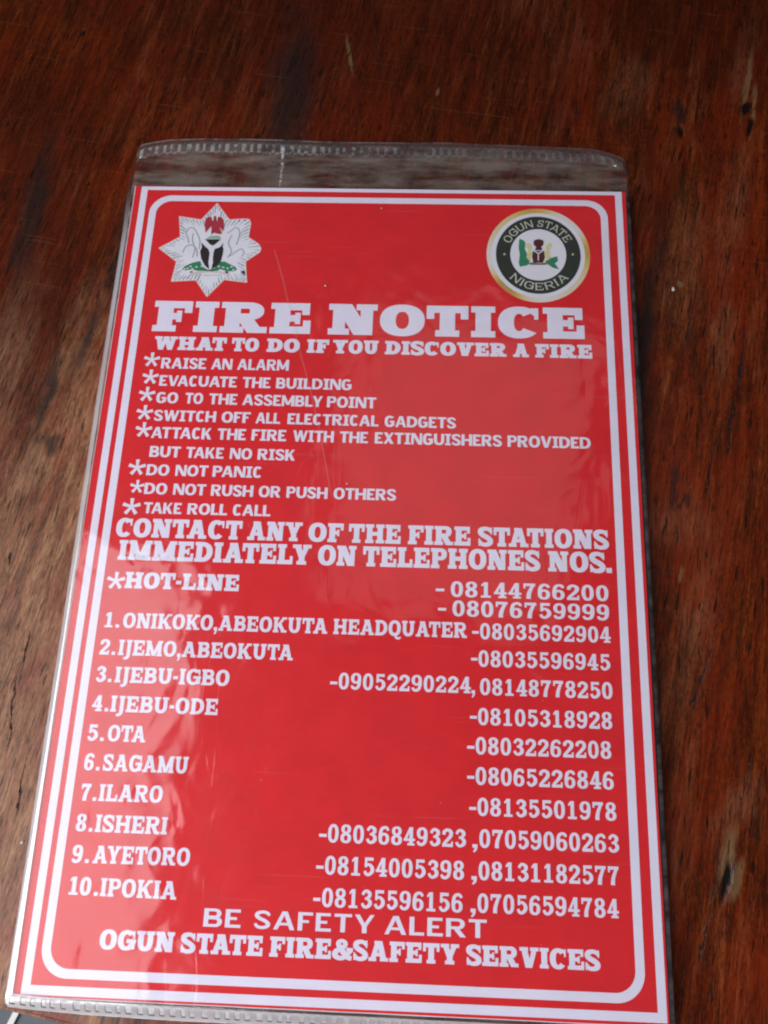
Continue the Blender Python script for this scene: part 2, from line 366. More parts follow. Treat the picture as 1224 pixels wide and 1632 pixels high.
# style, words with their first and last ink x, baseline y, cap height, rise over the line (mm on the page)
TEXT = [
    ('EXTRA', [('FIRE', 12.01, 72.31), ('NOTICE', 79.01, 175.23)], 228.34, 13.39, -0.25),
    ('EXTRA', [('WHAT', 13.8, 41.17), ('TO', 43.19, 53.5), ('DO', 56.48, 68.87), ('IF', 71.6, 79.88), ('YOU', 81.36, 98.43), ('DISCOVER', 100.9, 146.14), ('A', 148.62, 154.41), ('FIRE', 156.73, 177.73)], 220.29, 5.71, -0.49),
    ('SANS', [('RAISE', 17.38, 34.37), ('AN', 36.35, 44.13), ('ALARM', 46.09, 65.35)], 212.56, 4.54, 0),
    ('SANS', [('EVACUATE', 17.57, 46.59), ('THE', 48.69, 59.08), ('BUILDING', 61.18, 89.24)], 205.12, 4.42, -0.29),
    ('SANS', [('GO', 17.24, 25.35), ('TO', 27.99, 34.61), ('THE', 36.87, 47.4), ('ASSEMBLY', 49.33, 78.85), ('POINT', 80.51, 98.52)], 197.92, 4.43, -0.47),
    ('SANS', [('SWITCH', 17.28, 40.16), ('OFF', 42.24, 52.85), ('ALL', 54.81, 63.78), ('ELECTRICAL', 66.49, 99.7), ('GADGETS', 101.93, 127.72)], 190.56, 4.37, -0.6),
    ('SANS', [('ATTACK', 17.13, 39.35), ('THE', 41.42, 51.82), ('FIRE', 53.86, 66.51), ('WITH', 68.97, 83.76), ('THE', 85.97, 96.17), ('EXTINGUISHERS', 98.62, 144.28), ('PROVIDED', 146.34, 175.94)], 183.63, 4.47, -0.47),
    ('SANS', [('BUT', 17.37, 28.65), ('TAKE', 30.68, 44.43), ('NO', 46.66, 54.66), ('RISK', 56.7, 70.39)], 176.25, 4.29, -0.27),
    ('SANS', [('DO', 17.17, 25.4), ('NOT', 27.63, 39.45), ('PANIC', 41.08, 58.92)], 169.16, 4.28, 0),
    ('SANS', [('DO', 17.26, 25.45), ('NOT', 27.66, 39.38), ('RUSH', 41.22, 56.31), ('OR', 58.3, 66.1), ('PUSH', 68.18, 82.77), ('OTHERS', 84.92, 107.0)], 161.79, 4.27, -0.25),
    ('SANS', [('TAKE', 17.85, 31.46), ('ROLL', 33.56, 47.72), ('CALL', 49.72, 63.05)], 154.57, 4.18, 0),
    ('HEAD', [('CONTACT', 9.09, 53.61), ('ANY', 55.66, 74.77), ('OF', 76.99, 89.17), ('THE', 91.03, 109.16), ('FIRE', 111.72, 133.33), ('STATIONS', 135.99, 180.69)], 145.59, 6.96, 0),
    ('HEAD', [('IMMEDIATELY', 11.03, 78.45), ('ON', 80.84, 94.06), ('TELEPHONES', 96.39, 157.06), ('NOS.', 159.95, 181.49)], 137.11, 7.27, 0),
    ('HEAD', [('HOT-LINE', 14.76, 54.31)], 126.93, 5.83, 0),
    ('NUM', [('-', 121.7, 124.62)], 127.24, 5.42, 0),
    ('NUM', [('08144766200', 126.83, 179.94)], 127.14, 5.42, 0),
    ('NUM', [('-', 122.6, 125.36)], 120.46, 5.42, 0),
    ('NUM', [('08076759999', 127.48, 179.88)], 120.39, 5.42, 0),
    ('LIST', [('1.', 9.78, 14.8), ('ONIKOKO,ABEOKUTA', 15.98, 85.56), ('HEADQUATER', 87.61, 132.37)], 112.96, 5.27, 0),
    ('NUM', [('-', 134.17, 136.36)], 112.8, 5.42, 0),
    ('NUM', [('08035692904', 136.78, 180.1)], 112.76, 5.42, 0),
    ('LIST', [('2.', 9.33, 14.66), ('IJEMO,ABEOKUTA', 15.62, 74.58)], 103.56, 5.27, 0),
    ('NUM', [('-', 133.86, 135.99)], 103.67, 5.42, 0),
    ('NUM', [('08035596945', 136.32, 179.48)], 103.44, 5.42, 0),
    ('LIST', [('3.', 9.36, 14.64), ('IJEBU-IGBO', 15.69, 54.02)], 94.34, 5.27, 0),
    ('NUM', [('-', 87.55, 89.9)], 94.27, 5.42, 0),
    ('NUM', [('09052290224,', 90.38, 135.22)], 94.48, 5.42, 0),
    ('NUM', [('08148778250', 136.86, 179.91)], 94.09, 5.42, 0),
    ('LIST', [('4.', 9.39, 14.89), ('IJEBU-ODE', 15.52, 51.09)], 84.65, 5.27, 0),
    ('NUM', [('-', 133.6, 135.89)], 84.52, 5.42, 0),
    ('NUM', [('08105318928', 136.25, 179.4)], 84.33, 5.42, 0),
    ('LIST', [('5.', 9.28, 14.76), ('OTA', 15.9, 28.39)], 75.05, 5.27, 0),
    ('NUM', [('-', 132.83, 135.14)], 74.91, 5.42, 0),
    ('NUM', [('08032262208', 135.54, 178.73)], 74.96, 5.42, 0),
    ('LIST', [('6.', 9.51, 14.63), ('SAGAMU', 15.66, 43.29)], 65.68, 5.27, 0),
    ('NUM', [('-', 132.91, 135.19)], 65.53, 5.42, 0),
    ('NUM', [('08065226846', 135.59, 179.09)], 65.49, 5.42, 0),
    ('LIST', [('7.', 9.82, 14.94), ('ILARO', 15.65, 36.12)], 56.28, 5.27, 0.23),
    ('NUM', [('-', 133.64, 135.84)], 55.99, 5.42, 0),
    ('NUM', [('08135501978', 136.22, 179.5)], 56.06, 5.42, 0),
    ('LIST', [('8.', 9.6, 15.06), ('ISHERI', 15.76, 38.75)], 46.82, 5.27, 0),
    ('NUM', [('-', 86.84, 89.19)], 46.21, 5.42, 0),
    ('NUM', [('08036849323', 89.59, 132.55)], 46.4, 5.42, 0),
    ('NUM', [(',', 134.73, 136.28)], 46.46, 5.42, 0),
    ('NUM', [('07059060263', 136.87, 179.81)], 46.56, 5.42, 0),
    ('LIST', [('9.', 9.73, 15.2), ('AYETORO', 16.39, 46.88)], 37.62, 5.27, 0.41),
    ('NUM', [('-', 86.5, 88.77)], 36.78, 5.42, 0),
    ('NUM', [('08154005398', 89.22, 132.18)], 36.93, 5.42, 0),
    ('NUM', [(',', 134.51, 136.14)], 37.1, 5.42, 0),
    ('NUM', [('08131182577', 136.66, 179.47)], 37.1, 5.42, 0),
    ('LIST', [('10.', 10.25, 19.41), ('IPOKIA', 20.0, 43.86)], 27.98, 5.27, -0.23),
    ('NUM', [('-', 86.18, 88.37)], 27.43, 5.42, 0),
    ('NUM', [('08135596156', 88.87, 131.82)], 27.56, 5.42, 0),
    ('NUM', [(',', 134.29, 135.81)], 27.76, 5.42, 0),
    ('NUM', [('07056594784', 136.36, 179.06)], 27.75, 5.42, 0),
    ('ALERT', [('BE', 53.0, 64.42), ('SAFETY', 68.41, 105.17), ('ALERT', 108.37, 139.17)], 20.61, 5.19, 0),
    ('HEAD', [('OGUN', 21.82, 44.69), ('STATE', 46.77, 71.73), ('FIRE&SAFETY', 73.85, 130.92), ('SERVICES', 133.15, 172.81)], 13.01, 5.61, 0),
]
STARS_AT = [(13.64, 216.12, 6.2), (14.01, 208.79, 6.2), (13.54, 201.6, 6.2), (13.64, 194.0, 6.2), (14.15, 187.03, 6.2), (13.57, 172.04, 6.4), (14.57, 164.62, 5.2), (13.46, 156.9, 6.5), (11.6, 129.44, 6.4)]
CREASE_PTS = [(56.2, 265.34), (60.7, 251.04), (64.37, 237.11), (69.07, 220.86), (73.86, 205.13), (78.65, 187.35), (82.02, 172.58), (84.14, 162.97)]
WELD_PTS = [(55.14, 317.82), (55.41, 312.41), (55.62, 306.12), (56.16, 295.57)]
SPECKS = [(77.06, 249.36), (97.13, 285.52), (210.67, 254.02), (-8.64, 43.07), (89.47, 167.43)]
STAR = [(31.39,287.49),(37.02,279.7),(42.41,280.25),(44.84,280.06),(45.68,278.44),(45.3,271.53),(49.61,268.4),(50.74,266.37),(50.38,264.69),(45.14,260.19),(46.46,250.65),(37.53,251.81),(31.59,244.02),(26.55,251.4),(17.01,250.65),(18.01,259.73),(10.36,265.93),(18.26,271.32),(16.79,281.03),(25.74,279.53)]
WINGL = [(28.05,273.32),(27.33,277.7),(27.51,279.79),(28.35,280.73),(29.4,281.08),(30.14,279.13),(30.59,277.75),(30.16,276.58)]
WINGR = [(32.53,277.78),(32.32,279.17),(32.23,280.93),(33.73,280.68),(34.8,279.3),(35.22,275.73),(35.03,274.03),(33.92,275.48),(33.03,276.63)]
BODY = [(30.13,279.23),(30.51,278.58),(30.7,281.38),(31.32,281.39),(32.08,278.47),(32.32,279.17),(33.03,276.63),(34.74,272.96),(33.41,272.71),(31.41,273.37),(30.44,272.3),(30.16,276.58)]
WREATH = [(28.61,270.43),(30.02,271.83),(33.48,272.02),(34.54,270.62)]
LOBEL = [(26.86,268.71),(28.07,267.36),(29.86,265.71),(30.61,264.0),(30.57,261.74),(30.56,259.49),(31.18,256.37),(29.29,258.12),(27.63,261.24),(26.84,264.39),(27.37,266.67)]
LOBER = [(35.66,268.63),(34.39,266.56),(32.54,265.85),(32.21,264.48),(32.17,261.77),(32.4,259.52),(32.11,256.61),(33.74,257.53),(35.41,260.02),(35.9,263.64),(35.88,265.9),(35.43,267.03)]
CHIEF = [(28.24,270.24),(34.41,270.34),(33.38,269.05),(32.34,267.89),(31.44,267.28),(30.2,268.08)]
HILL = [(20.7,256.19),(21.31,257.54),(24.01,259.15),(26.24,259.87),(27.36,260.11),(28.38,257.66),(30.82,256.14),(33.4,257.08),(34.64,260.01),(36.93,260.05),(39.35,258.75),(41.36,257.66),(42.14,256.56),(41.16,255.65),(38.5,255.6),(36.53,256.24),(32.79,255.5),(29.73,255.67),(26.68,255.62),(24.32,256.25),(22.09,255.67)]
DOTS = [(22.75,256.67),(23.8,257.58),(24.68,256.48),(26.11,257.4),(28.18,257.75),(21.63,256.42),(34.86,257.77),(36.62,257.36),(38.37,256.94),(39.83,257.64),(40.72,256.31),(35.58,256.22)]
RIBBON = [(24.38,253.93),(27.51,254.97),(31.28,255.39),(35.12,255.1),(39.61,253.85)]
ENDS = [(23.69,254.99),(24.77,255.59),(24.92,254.92),(23.92,254.64),(37.53,255.81),(39.11,255.17),(38.59,254.63),(37.81,254.79)]
TIPS = [(43.65,255.47),(45.11,256.17),(45.58,253.86),(40.72,279.67),(41.32,279.4),(40.93,278.6),(42.66,279.7),(44.02,279.62),(43.37,279.1)]
DASH = [(27.85,253.55),(29.93,253.67),(31.46,253.57),(33.35,253.73),(34.89,253.58)]
HORSE1 = [(22.06,268.4),(21.18,271.14),(20.38,273.19),(21.49,275.52),(23.26,275.32),(24.78,273.03),(26.16,269.84),(26.39,265.74)]
HORSE2 = [(20.05,263.82),(20.91,266.56),(23.12,267.51),(25.24,265.72),(26.0,262.11)]
HORSE3 = [(36.85,273.23),(38.26,274.63),(40.07,276.04),(41.59,274.22),(41.49,271.01),(40.82,267.8)]
HORSE4 = [(38.25,262.32),(40.38,264.16),(42.9,266.02),(44.21,264.23),(43.22,262.41)]
HORSE5 = [(23.31,273.01),(23.26,269.8),(24.66,265.71),(24.13,261.63)]
HORSE6 = [(38.67,272.34),(37.66,268.66),(39.15,265.05),(37.91,261.87)]
MAPL = [(151.33,272.49),(152.64,271.92),(153.39,271.26),(153.75,269.91),(153.42,267.65),(154.44,264.98),(155.34,262.33),(154.38,260.31),(151.39,259.6),(151.04,261.36),(151.44,264.93),(151.03,268.51)]
MAPR = [(161.13,262.42),(163.4,263.8),(165.85,264.64),(166.06,262.51),(164.84,261.38),(166.45,258.62),(164.05,259.37),(161.86,261.11)]
LIONL = [(153.29,269.45),(154.51,270.46),(155.85,269.58),(156.06,268.15),(155.4,266.79),(156.63,266.36),(155.93,264.12),(155.16,262.32),(154.05,263.64),(154.27,265.87),(154.77,267.45),(153.92,268.56)]
LIONR = [(164.12,269.63),(162.94,270.6),(161.57,269.68),(161.32,268.23),(161.93,266.9),(160.68,266.43),(161.32,264.21),(162.03,262.44),(163.18,263.79),(163.04,266.02),(162.58,267.58),(163.5,268.72)]
EAG = [(156.86,271.54),(157.73,272.0),(158.68,272.34),(159.62,272.13),(160.63,271.6),(160.59,269.8),(159.67,268.75),(160.1,267.23),(157.28,267.18),(157.8,268.71),(156.76,269.73)]
SHD = [(156.53,266.81),(160.84,266.88),(161.05,263.76),(160.22,261.52),(156.56,261.46),(156.15,264.12)]
BASE = [(153.65,260.96),(155.9,261.67),(158.88,261.28),(162.24,261.78),(162.79,261.12),(161.1,260.56),(155.88,260.47)]
YY = [(156.91,266.9),(158.57,265.59),(160.39,266.96),(158.52,262.38)]
STARS = [(145.56,265.28),(171.85,265.59)]

# ------------------------------------------------------------------ materials
def ink(name, col, var=.06, rough=.55):
    """matt inkjet print: faint print bands and mottling of the ink itself"""
    t = NT(name); c = t.coords((1000, 1000, 1000))
    a = t.noise(c, .08, 3.); b = t.noise(t.coords((120, 2600, 1)), 1., 2.)
    f = t.math('ADD', t.math('MULTIPLY', a, 1.), t.math('MULTIPLY', b, .7))
    f = t.smooth(f, .55, 1.15)
    dark = tuple(x*(1-var*1.6) for x in col)+(1,); lite = tuple(min(1, x*(1+var)) for x in col)+(1,)
    return t.finish(t.node('ShaderNodeBsdfPrincipled', Base_Color=t.mix(f, dark, lite), Roughness=rough, Specular_IOR_Level=.15))
RED = ink('red_print', (.69, .0125, .0175), .05)
WHITE = ink('white_print', (.76, .72, .86), .025)
EDGE = ink('paper_edge', (.70, .68, .74), .05)
EWHITE = ink('emblem_white', (.74, .73, .80), .03)
GREY = ink('emblem_grey', (.36, .38, .45), .1)
RAY = ink('emblem_ray_grey', (.15, .18, .20), .2)
EAGLE = ink('emblem_red', (.40, .025, .045), .08)
BLACK = ink('emblem_black', (.022, .014, .013), .1)
GREEN = ink('emblem_green', (.025, .20, .085), .12)
PALEGREEN = ink('emblem_pale_green', (.32, .46, .38), .1)
NAVY = ink('emblem_navy', (.02, .02, .10), .1)
TAN = ink('emblem_tan', (.62, .55, .52), .05)
PINKLINE = ink('emblem_outline', (.75, .52, .45), .05)
SEALDARK = ink('seal_dark_green', (.028, .036, .028), .1)
SEALTEXT = ink('seal_text_cream', (.58, .58, .50), .05)
CREAM = ink('seal_cream', (.66, .60, .30), .08)
MAROON = ink('seal_maroon', (.085, .018, .022), .1)
SGREEN = ink('seal_green', (.03, .22, .12), .1)
BROWN = ink('seal_brown', (.20, .16, .08), .1)

def gold_material():
    t = NT('seal_gold_rim')
    v = t.node('ShaderNodeVectorMath', 0, dict(operation='SUBTRACT'), _0=t.coords((1000, 1000, 1000)), _1=(158.5, 265.2, 0))
    x = t.n.new('ShaderNodeSeparateXYZ'); t.l.new(v, x.inputs[0])
    an = t.math('ARCTAN2', x.outputs[1], x.outputs[0])
    s1 = t.math('MULTIPLY_ADD', t.math('SINE', t.math('MULTIPLY_ADD', an, 3.0, 2.0)), .5, .5)
    s2 = t.math('MULTIPLY_ADD', t.math('SINE', t.math('MULTIPLY_ADD', an, 5.0, .4)), .5, .5)
    f = t.math('MULTIPLY_ADD', s2, .35, t.math('MULTIPLY', s1, .65))
    c = t.ramp(f, [(.18, (.72, .66, .64)), (.48, (.70, .58, .38)), (.72, (.62, .44, .12)), (.95, (.48, .28, .08))])
    return t.finish(t.node('ShaderNodeBsdfPrincipled', Base_Color=c, Roughness=.5, Specular_IOR_Level=.15))
GOLD = gold_material()

def thin_fresnel(t, ior, nrm):
    """same reflectance from both sides of an infinitely thin film"""
    back = t.node('ShaderNodeNewGeometry', 'Backfacing')
    f = t.node('ShaderNodeFresnel', IOR=t.math('MULTIPLY_ADD', back, 1/ior-ior, ior), Normal=nrm)
    return t.math('MULTIPLY', f, 1.7, clamp=True)          # a film reflects from its upper and its lower face
def film_material(name, milk, rough, bump, tint=(.985, .985, .985), ior=1.43, hue=(.80, .80, .84), streak=1., dust=0., fade=None):
    """thin clear plastic: see-through, with a fresnel sheen, fine wrinkles and a little haze"""
    t = NT(name); c = t.coords((1000, 1000, 1000))
    big = t.noise(c, .03, 2., .5, .6); mid = t.noise(t.coords((1000, 800, 1000), .5), .07, 1.6, .45, .8)
    w = t.noise(t.coords((1000, 330, 1000), -.7), .07, 2., .5, .8)
    creas = t.math('ABSOLUTE', t.math('SUBTRACT', w, .5))
    h = t.math('ADD', t.math('MULTIPLY', big, 2.6), t.math('ADD', t.math('MULTIPLY', mid, 1.3), t.math('MULTIPLY', t.math('MINIMUM', creas, .03), 1.2)))
    nrm = t.bump(h, bump, .001)
    fr = thin_fresnel(t, ior, nrm)
    tr = t.node('ShaderNodeBsdfTransparent', Color=(*tint, 1))
    gl = t.node('ShaderNodeBsdfGlossy', Color=(1, 1, 1, 1), Roughness=rough, Normal=nrm)
    df = t.node('ShaderNodeBsdfDiffuse', Color=(*hue, 1))
    mk = t.math('MULTIPLY', t.smooth(t.noise(t.coords((420, 1500, 1000), .06), .12, 4., .6), .3, .75), milk*1.6)
    if not streak: mk = t.math('MULTIPLY_ADD', t.noise(c, .02, 2.), milk*.7, milk*.65)
    if fade:
        xyz = t.n.new('ShaderNodeSeparateXYZ'); t.l.new(c, xyz.inputs[0])
        mk = t.math('MULTIPLY', mk, t.math('SUBTRACT', 1., t.smooth(xyz.outputs[1], *fade)))
    if dust:
        # specks of dust, lint and hairline scuffs on the plastic
        v = t.n.new('ShaderNodeTexVoronoi'); t.l.new(t.coords((1000, 1000, 1000)), v.inputs['Vector']); v.inputs['Scale'].default_value = .11
        on = t.math('LESS_THAN', t.node('ShaderNodeTexWhiteNoise', 0, dict(noise_dimensions='3D'), Vector=v.outputs['Position']), .34)
        d = t.math('MULTIPLY', t.math('SUBTRACT', 1., t.smooth(v.outputs['Distance'], .008, .022)), on)
        sc = None
        for a, o in ((.45, 11), (-.95, 47), (1.35, 83)):
            n = t.smooth(t.noise(t.coords((22, 1500, 1000), a, (o, o*.6, 0)), 1., 1., .4), .745, .775)
            sc = n if sc is None else t.math('MAXIMUM', sc, n)
        mk = t.math('ADD', mk, t.math('ADD', t.math('MULTIPLY', d, .40), t.math('MULTIPLY', sc, .03)))
    base = t.node('ShaderNodeMixShader', _0=mk, _1=tr, _2=df)
    return t.finish(t.node('ShaderNodeMixShader', _0=fr, _1=base, _2=gl))
FILM = film_material('clear_film', .012, .10, .22, streak=0., dust=1.)
BACKFILM = film_material('clear_back_film', .15, .16, .2, hue=(.80, .74, .62))
SHADED_EDGE = film_material('shaded_film_edge', .05, .22, .08, (.90, .89, .90), 1.6)  # right sleeve edge: the darker copy, its shaded side painted in
LIT_EDGE = film_material('lit_film_edge', .45, .22, .08, (.95, .95, .96), 2.3, streak=0., fade=(262., 297.))  # left sleeve edge: same film, milkier to paint the light it catches

def seal_strip_material(name, pitch, haze):
    """heat seal: a row of pressed squares in the doubled film"""
    t = NT(name); c = t.node('ShaderNodeTexCoord', 'UV')
    x = t.n.new('ShaderNodeSeparateXYZ'); t.l.new(c, x.inputs[0])
    wob = t.noise(t.coords((1000, 1000, 1000)), .25, 2.)
    xw = t.math('ADD', x.outputs[0], t.math('MULTIPLY', t.noise(t.coords((1, .02, 1), vec=c), .10, 2.), 5.))
    sx = t.math('SINE', t.math('MULTIPLY', xw, 2*math.pi/pitch))
    row = t.math('ABSOLUTE', t.math('SUBTRACT', x.outputs[1], .42))
    dots = t.math('MULTIPLY', t.smooth(sx, -.25, .45), t.math('SUBTRACT', 1., t.smooth(row, .20, .34)))
    lower = t.math('MULTIPLY', t.smooth(t.math('MULTIPLY', sx, -1.), -.7, .8), t.math('SUBTRACT', 1., t.smooth(t.math('ABSOLUTE', t.math('SUBTRACT', x.outputs[1], .02)), .06, .20)))
    rim = t.math('SUBTRACT', 1., t.smooth(t.math('ABSOLUTE', t.math('SUBTRACT', x.outputs[1], .96)), .01, .06))
    m = t.math('ADD', t.math('MULTIPLY', dots, .19), t.math('ADD', t.math('MULTIPLY', lower, .12), t.math('MULTIPLY', rim, .14)))
    m = t.math('MULTIPLY', m, t.smooth(wob, .36, .60))
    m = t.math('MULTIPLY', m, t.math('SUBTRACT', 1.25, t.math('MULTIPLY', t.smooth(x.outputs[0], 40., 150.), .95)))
    nrm = t.bump(t.math('MULTIPLY', dots, 1.), .9, .0006)
    fr = thin_fresnel(t, 1.5, nrm)
    base = t.node('ShaderNodeMixShader', _0=t.math('ADD', m, haze), _1=t.node('ShaderNodeBsdfTransparent', Color=(.93, .93, .93, 1)), _2=t.node('ShaderNodeBsdfDiffuse', Color=(.82, .82, .84, 1)))
    return t.finish(t.node('ShaderNodeMixShader', _0=fr, _1=base, _2=t.node('ShaderNodeBsdfGlossy', Roughness=.16, Normal=nrm)))
SEAM = seal_strip_material('pressed_seal', 3.25, .03)
FOOTSEAM = seal_strip_material('milky_lit_seal', 3.25, .40)  # bottom seal: milkier, with the strong light there painted in

def hazy(name, milk, rough=.25):
    t = NT(name)
    base = t.node('ShaderNodeMixShader', _0=milk, _1=t.node('ShaderNodeBsdfTransparent'), _2=t.node('ShaderNodeBsdfDiffuse', Color=(.85, .85, .88, 1)))
    return t.finish(t.node('ShaderNodeMixShader', _0=.05, _1=base, _2=t.node('ShaderNodeBsdfGlossy', Roughness=rough)))
CREASE = hazy('creased_film', .055)
def weld_material():
    t = NT('weld_film'); n = t.smooth(t.noise(t.coords((700, 700, 1000)), 1., 3.), .40, .58)
    base = t.node('ShaderNodeMixShader', _0=t.math('MULTIPLY', n, .42), _1=t.node('ShaderNodeBsdfTransparent'), _2=t.node('ShaderNodeBsdfDiffuse', Color=(.85, .85, .88, 1)))
    return t.finish(base)
WELD = weld_material()

# wood of the table: dark red varnish, rubbed through to dull brown wood in patches, with the sheen at left painted in
# every mark: (x, y, half width, half length, turn in degrees) in mm in the table's own frame
def wood_material():
    t = NT('worn_varnished_wood')
    obj = t.node('ShaderNodeTexCoord', 'Object')
    mm = t.coords((1000, 1000, 1000), vec=obj)
    def grain(sx, sy, sc=1., detail=4., rough=.6, dist=0., off=(0, 0, 0)):
        return t.noise(t.coords((sx, sy, 1), loc=off, vec=mm), sc, detail, rough, dist)
    warp = t.node('ShaderNodeVectorMath', 0, dict(operation='MULTIPLY_ADD'), _0=t.noise(t.coords((.12, .05, 1), vec=mm), 1., 4., .6, 0., 1), _1=(14, 26, 0), _2=mm)
    warp = t.node('ShaderNodeVectorMath', 0, dict(operation='SUBTRACT'), _0=warp, _1=(7, 13, 0))
    fine = t.node('ShaderNodeVectorMath', 0, dict(operation='MULTIPLY_ADD'), _0=t.noise(t.coords((.5, .12, 1), vec=mm), 1., 3., .6, 0., 1), _1=(3.4, 5, 0), _2=mm)
    fine = t.node('ShaderNodeVectorMath', 0, dict(operation='SUBTRACT'), _0=fine, _1=(1.7, 2.5, 0))
    def spots(lst, vec, soft=.6):
        tot = None
        for x, y, w, l, a in lst:
            p = t.node('ShaderNodeVectorMath', 0, dict(operation='SUBTRACT'), _0=vec, _1=(x, y, 0))
            p = t.node('ShaderNodeMapping', Vector=p, Rotation=(0, 0, math.radians(a)), Scale=(1, 1, 0))
            p = t.node('ShaderNodeVectorMath', 0, dict(operation='DIVIDE'), _0=p, _1=(w, l, 1))
            d = t.node('ShaderNodeVectorMath', 1, dict(operation='LENGTH'), _0=p)
            m = t.math('SUBTRACT', 1., t.smooth(d, 1-soft, 1+soft))
            tot = m if tot is None else t.math('MAXIMUM', tot, m)
        return tot
    g1 = grain(.30, .026, 1., 6., .66, .5)
    g2 = grain(1.3, .11, 1., 5., .78, .4)
    g3 = grain(2.2, .45, 1., 3., .7, .3, (17, 3, 0))
    pores = t.smooth(grain(1.25, .11, 1., 3., .7, .3, (31, 7, 0)), .56, .66)
    dash = t.smooth(grain(.72, .085, 1., 2., .5, .3, (5, 91, 0)), .63, .69)
    patch = t.noise(t.coords((.021, .0085, 1), loc=(3.3, 1.7, 0), vec=mm), 1., 5., .62, .4)
    speck = t.smooth(t.noise(t.coords((.9, .25, 1), loc=(2, 8, 0), vec=mm), 1., 4., .7), .56, .72)
    worn_and_sheen = t.smooth(t.math('ADD', patch, t.math('MULTIPLY', t.math('SUBTRACT', g1, .5), .5)), .50, .68)
    worn_and_sheen = t.math('MAXIMUM', t.math('MULTIPLY', worn_and_sheen, .16), t.math('MAXIMUM', t.math('MULTIPLY', spots(WORN, warp, .8), .26), t.math('MULTIPLY', spots(RUBBED_SHEEN, warp, .8), .95)))
    worn_and_sheen = t.math('MULTIPLY', worn_and_sheen, t.math('MULTIPLY_ADD', t.smooth(g2, .3, .62), .6, .4))
    tone = t.math('ADD', t.math('MULTIPLY', g1, .62), t.math('ADD', t.math('MULTIPLY', g2, .46), t.math('MULTIPLY_ADD', g3, .42, -.25)))
    tone = t.math('MULTIPLY_ADD', t.math('SUBTRACT', tone, .5), 1.75, .5)
    breakup = t.smooth(t.noise(t.coords((.11, .035, 1), loc=(6, 2, 0), vec=mm), 1., 5., .68, .5), .36, .60)
    worn_and_sheen = t.math('MULTIPLY', worn_and_sheen, t.math('MULTIPLY_ADD', breakup, .62, .38))
    varn = t.ramp(tone, [(.22, (.012, .0022, .0006)), (.46, (.066, .0095, .0014)), (.62, (.135, .0200, .0026)), (.85, (.235, .046, .0070))])
    red = t.smooth(t.noise(t.coords((.045, .012, 1), loc=(9, 4, 0), vec=mm), 1., 5., .68, .4), .40, .62)
    varn = t.mix(t.math('MULTIPLY', red, .8), varn, t.mix(.5, varn, (.215, .0165, .0020, 1)))
    bare = t.ramp(tone, [(.15, (.10, .040, .016)), (.50, (.27, .128, .060)), (.85, (.40, .23, .130))])
    c = t.mix(worn_and_sheen, varn, bare)
    olive = t.smooth(t.noise(t.coords((.085, .03, 1), loc=(14, 9, 0), vec=mm), 1., 5., .7, .6), .50, .68)
    c = t.mix(t.math('MULTIPLY', olive, .25), c, t.mix(.5, c, (.085, .042, .010, 1)))
    c = t.mix(t.math('MULTIPLY', speck, .24), c, (.17, .050, .014, 1))
    c = t.mix(t.math('MULTIPLY', spots(DARKER, warp, .9), .74), c, t.mix(.8, c, (.018, .0030, .0008, 1)))
    stain = spots(STAIN, warp, .7)
    c = t.mix(t.math('MULTIPLY', stain, .80), c, (.014, .009, .008, 1))
    lite = spots(PALE, fine, .5)
    c = t.mix(t.math('MULTIPLY', lite, t.math('MULTIPLY_ADD', g2, .9, .1)), c, (.20, .125, .055, 1))
    dk = t.math('MAXIMUM', t.math('MULTIPLY', pores, .75), t.math('MULTIPLY', dash, .8))
    c = t.mix(dk, c, (.008, .003, .0015, 1))
    crack = spots(CRACK, fine, .35)
    c = t.mix(crack, c, (.006, .004, .003, 1))
    hole = spots(HOLE, fine, .75)
    c = t.mix(t.smooth(hole, .35, .9), c, (.008, .005, .003, 1))
    scr = None
    for a, off in ((.55, 0), (-.35, 40), (1.25, 90)):
        n = t.noise(t.coords((.030, 1.5, 1), a, (off, off*.7, 0), mm), 1., 1., .4)
        m = t.smooth(n, .735, .775); scr = m if scr is None else t.math('MAXIMUM', scr, m)
    c = t.mix(t.math('MULTIPLY', scr, .22), c, (.20, .10, .045, 1))
    h = t.math('ADD', t.math('MULTIPLY', g2, .5), t.math('MULTIPLY', g1, .6))
    h = t.math('SUBTRACT', h, t.math('ADD', t.math('MULTIPLY', dk, .3), t.math('MULTIPLY', crack, 3.)))
    h = t.math('SUBTRACT', h, t.math('MULTIPLY', hole, 7.))
    h = t.math('ADD', h, t.math('MULTIPLY', t.noise(mm, .10, 2.), 1.2))
    nrm = t.bump(h, .4, .0003)
    rough = t.math('MULTIPLY_ADD', worn_and_sheen, .16, t.math('MULTIPLY_ADD', g2, .14, .23))
    return t.finish(t.node('ShaderNodeBsdfPrincipled', Base_Color=c, Roughness=t.math('MINIMUM', t.math('ADD', rough, t.math('MULTIPLY', crack, .4)), .95), Specular_IOR_Level=.36, Normal=nrm))

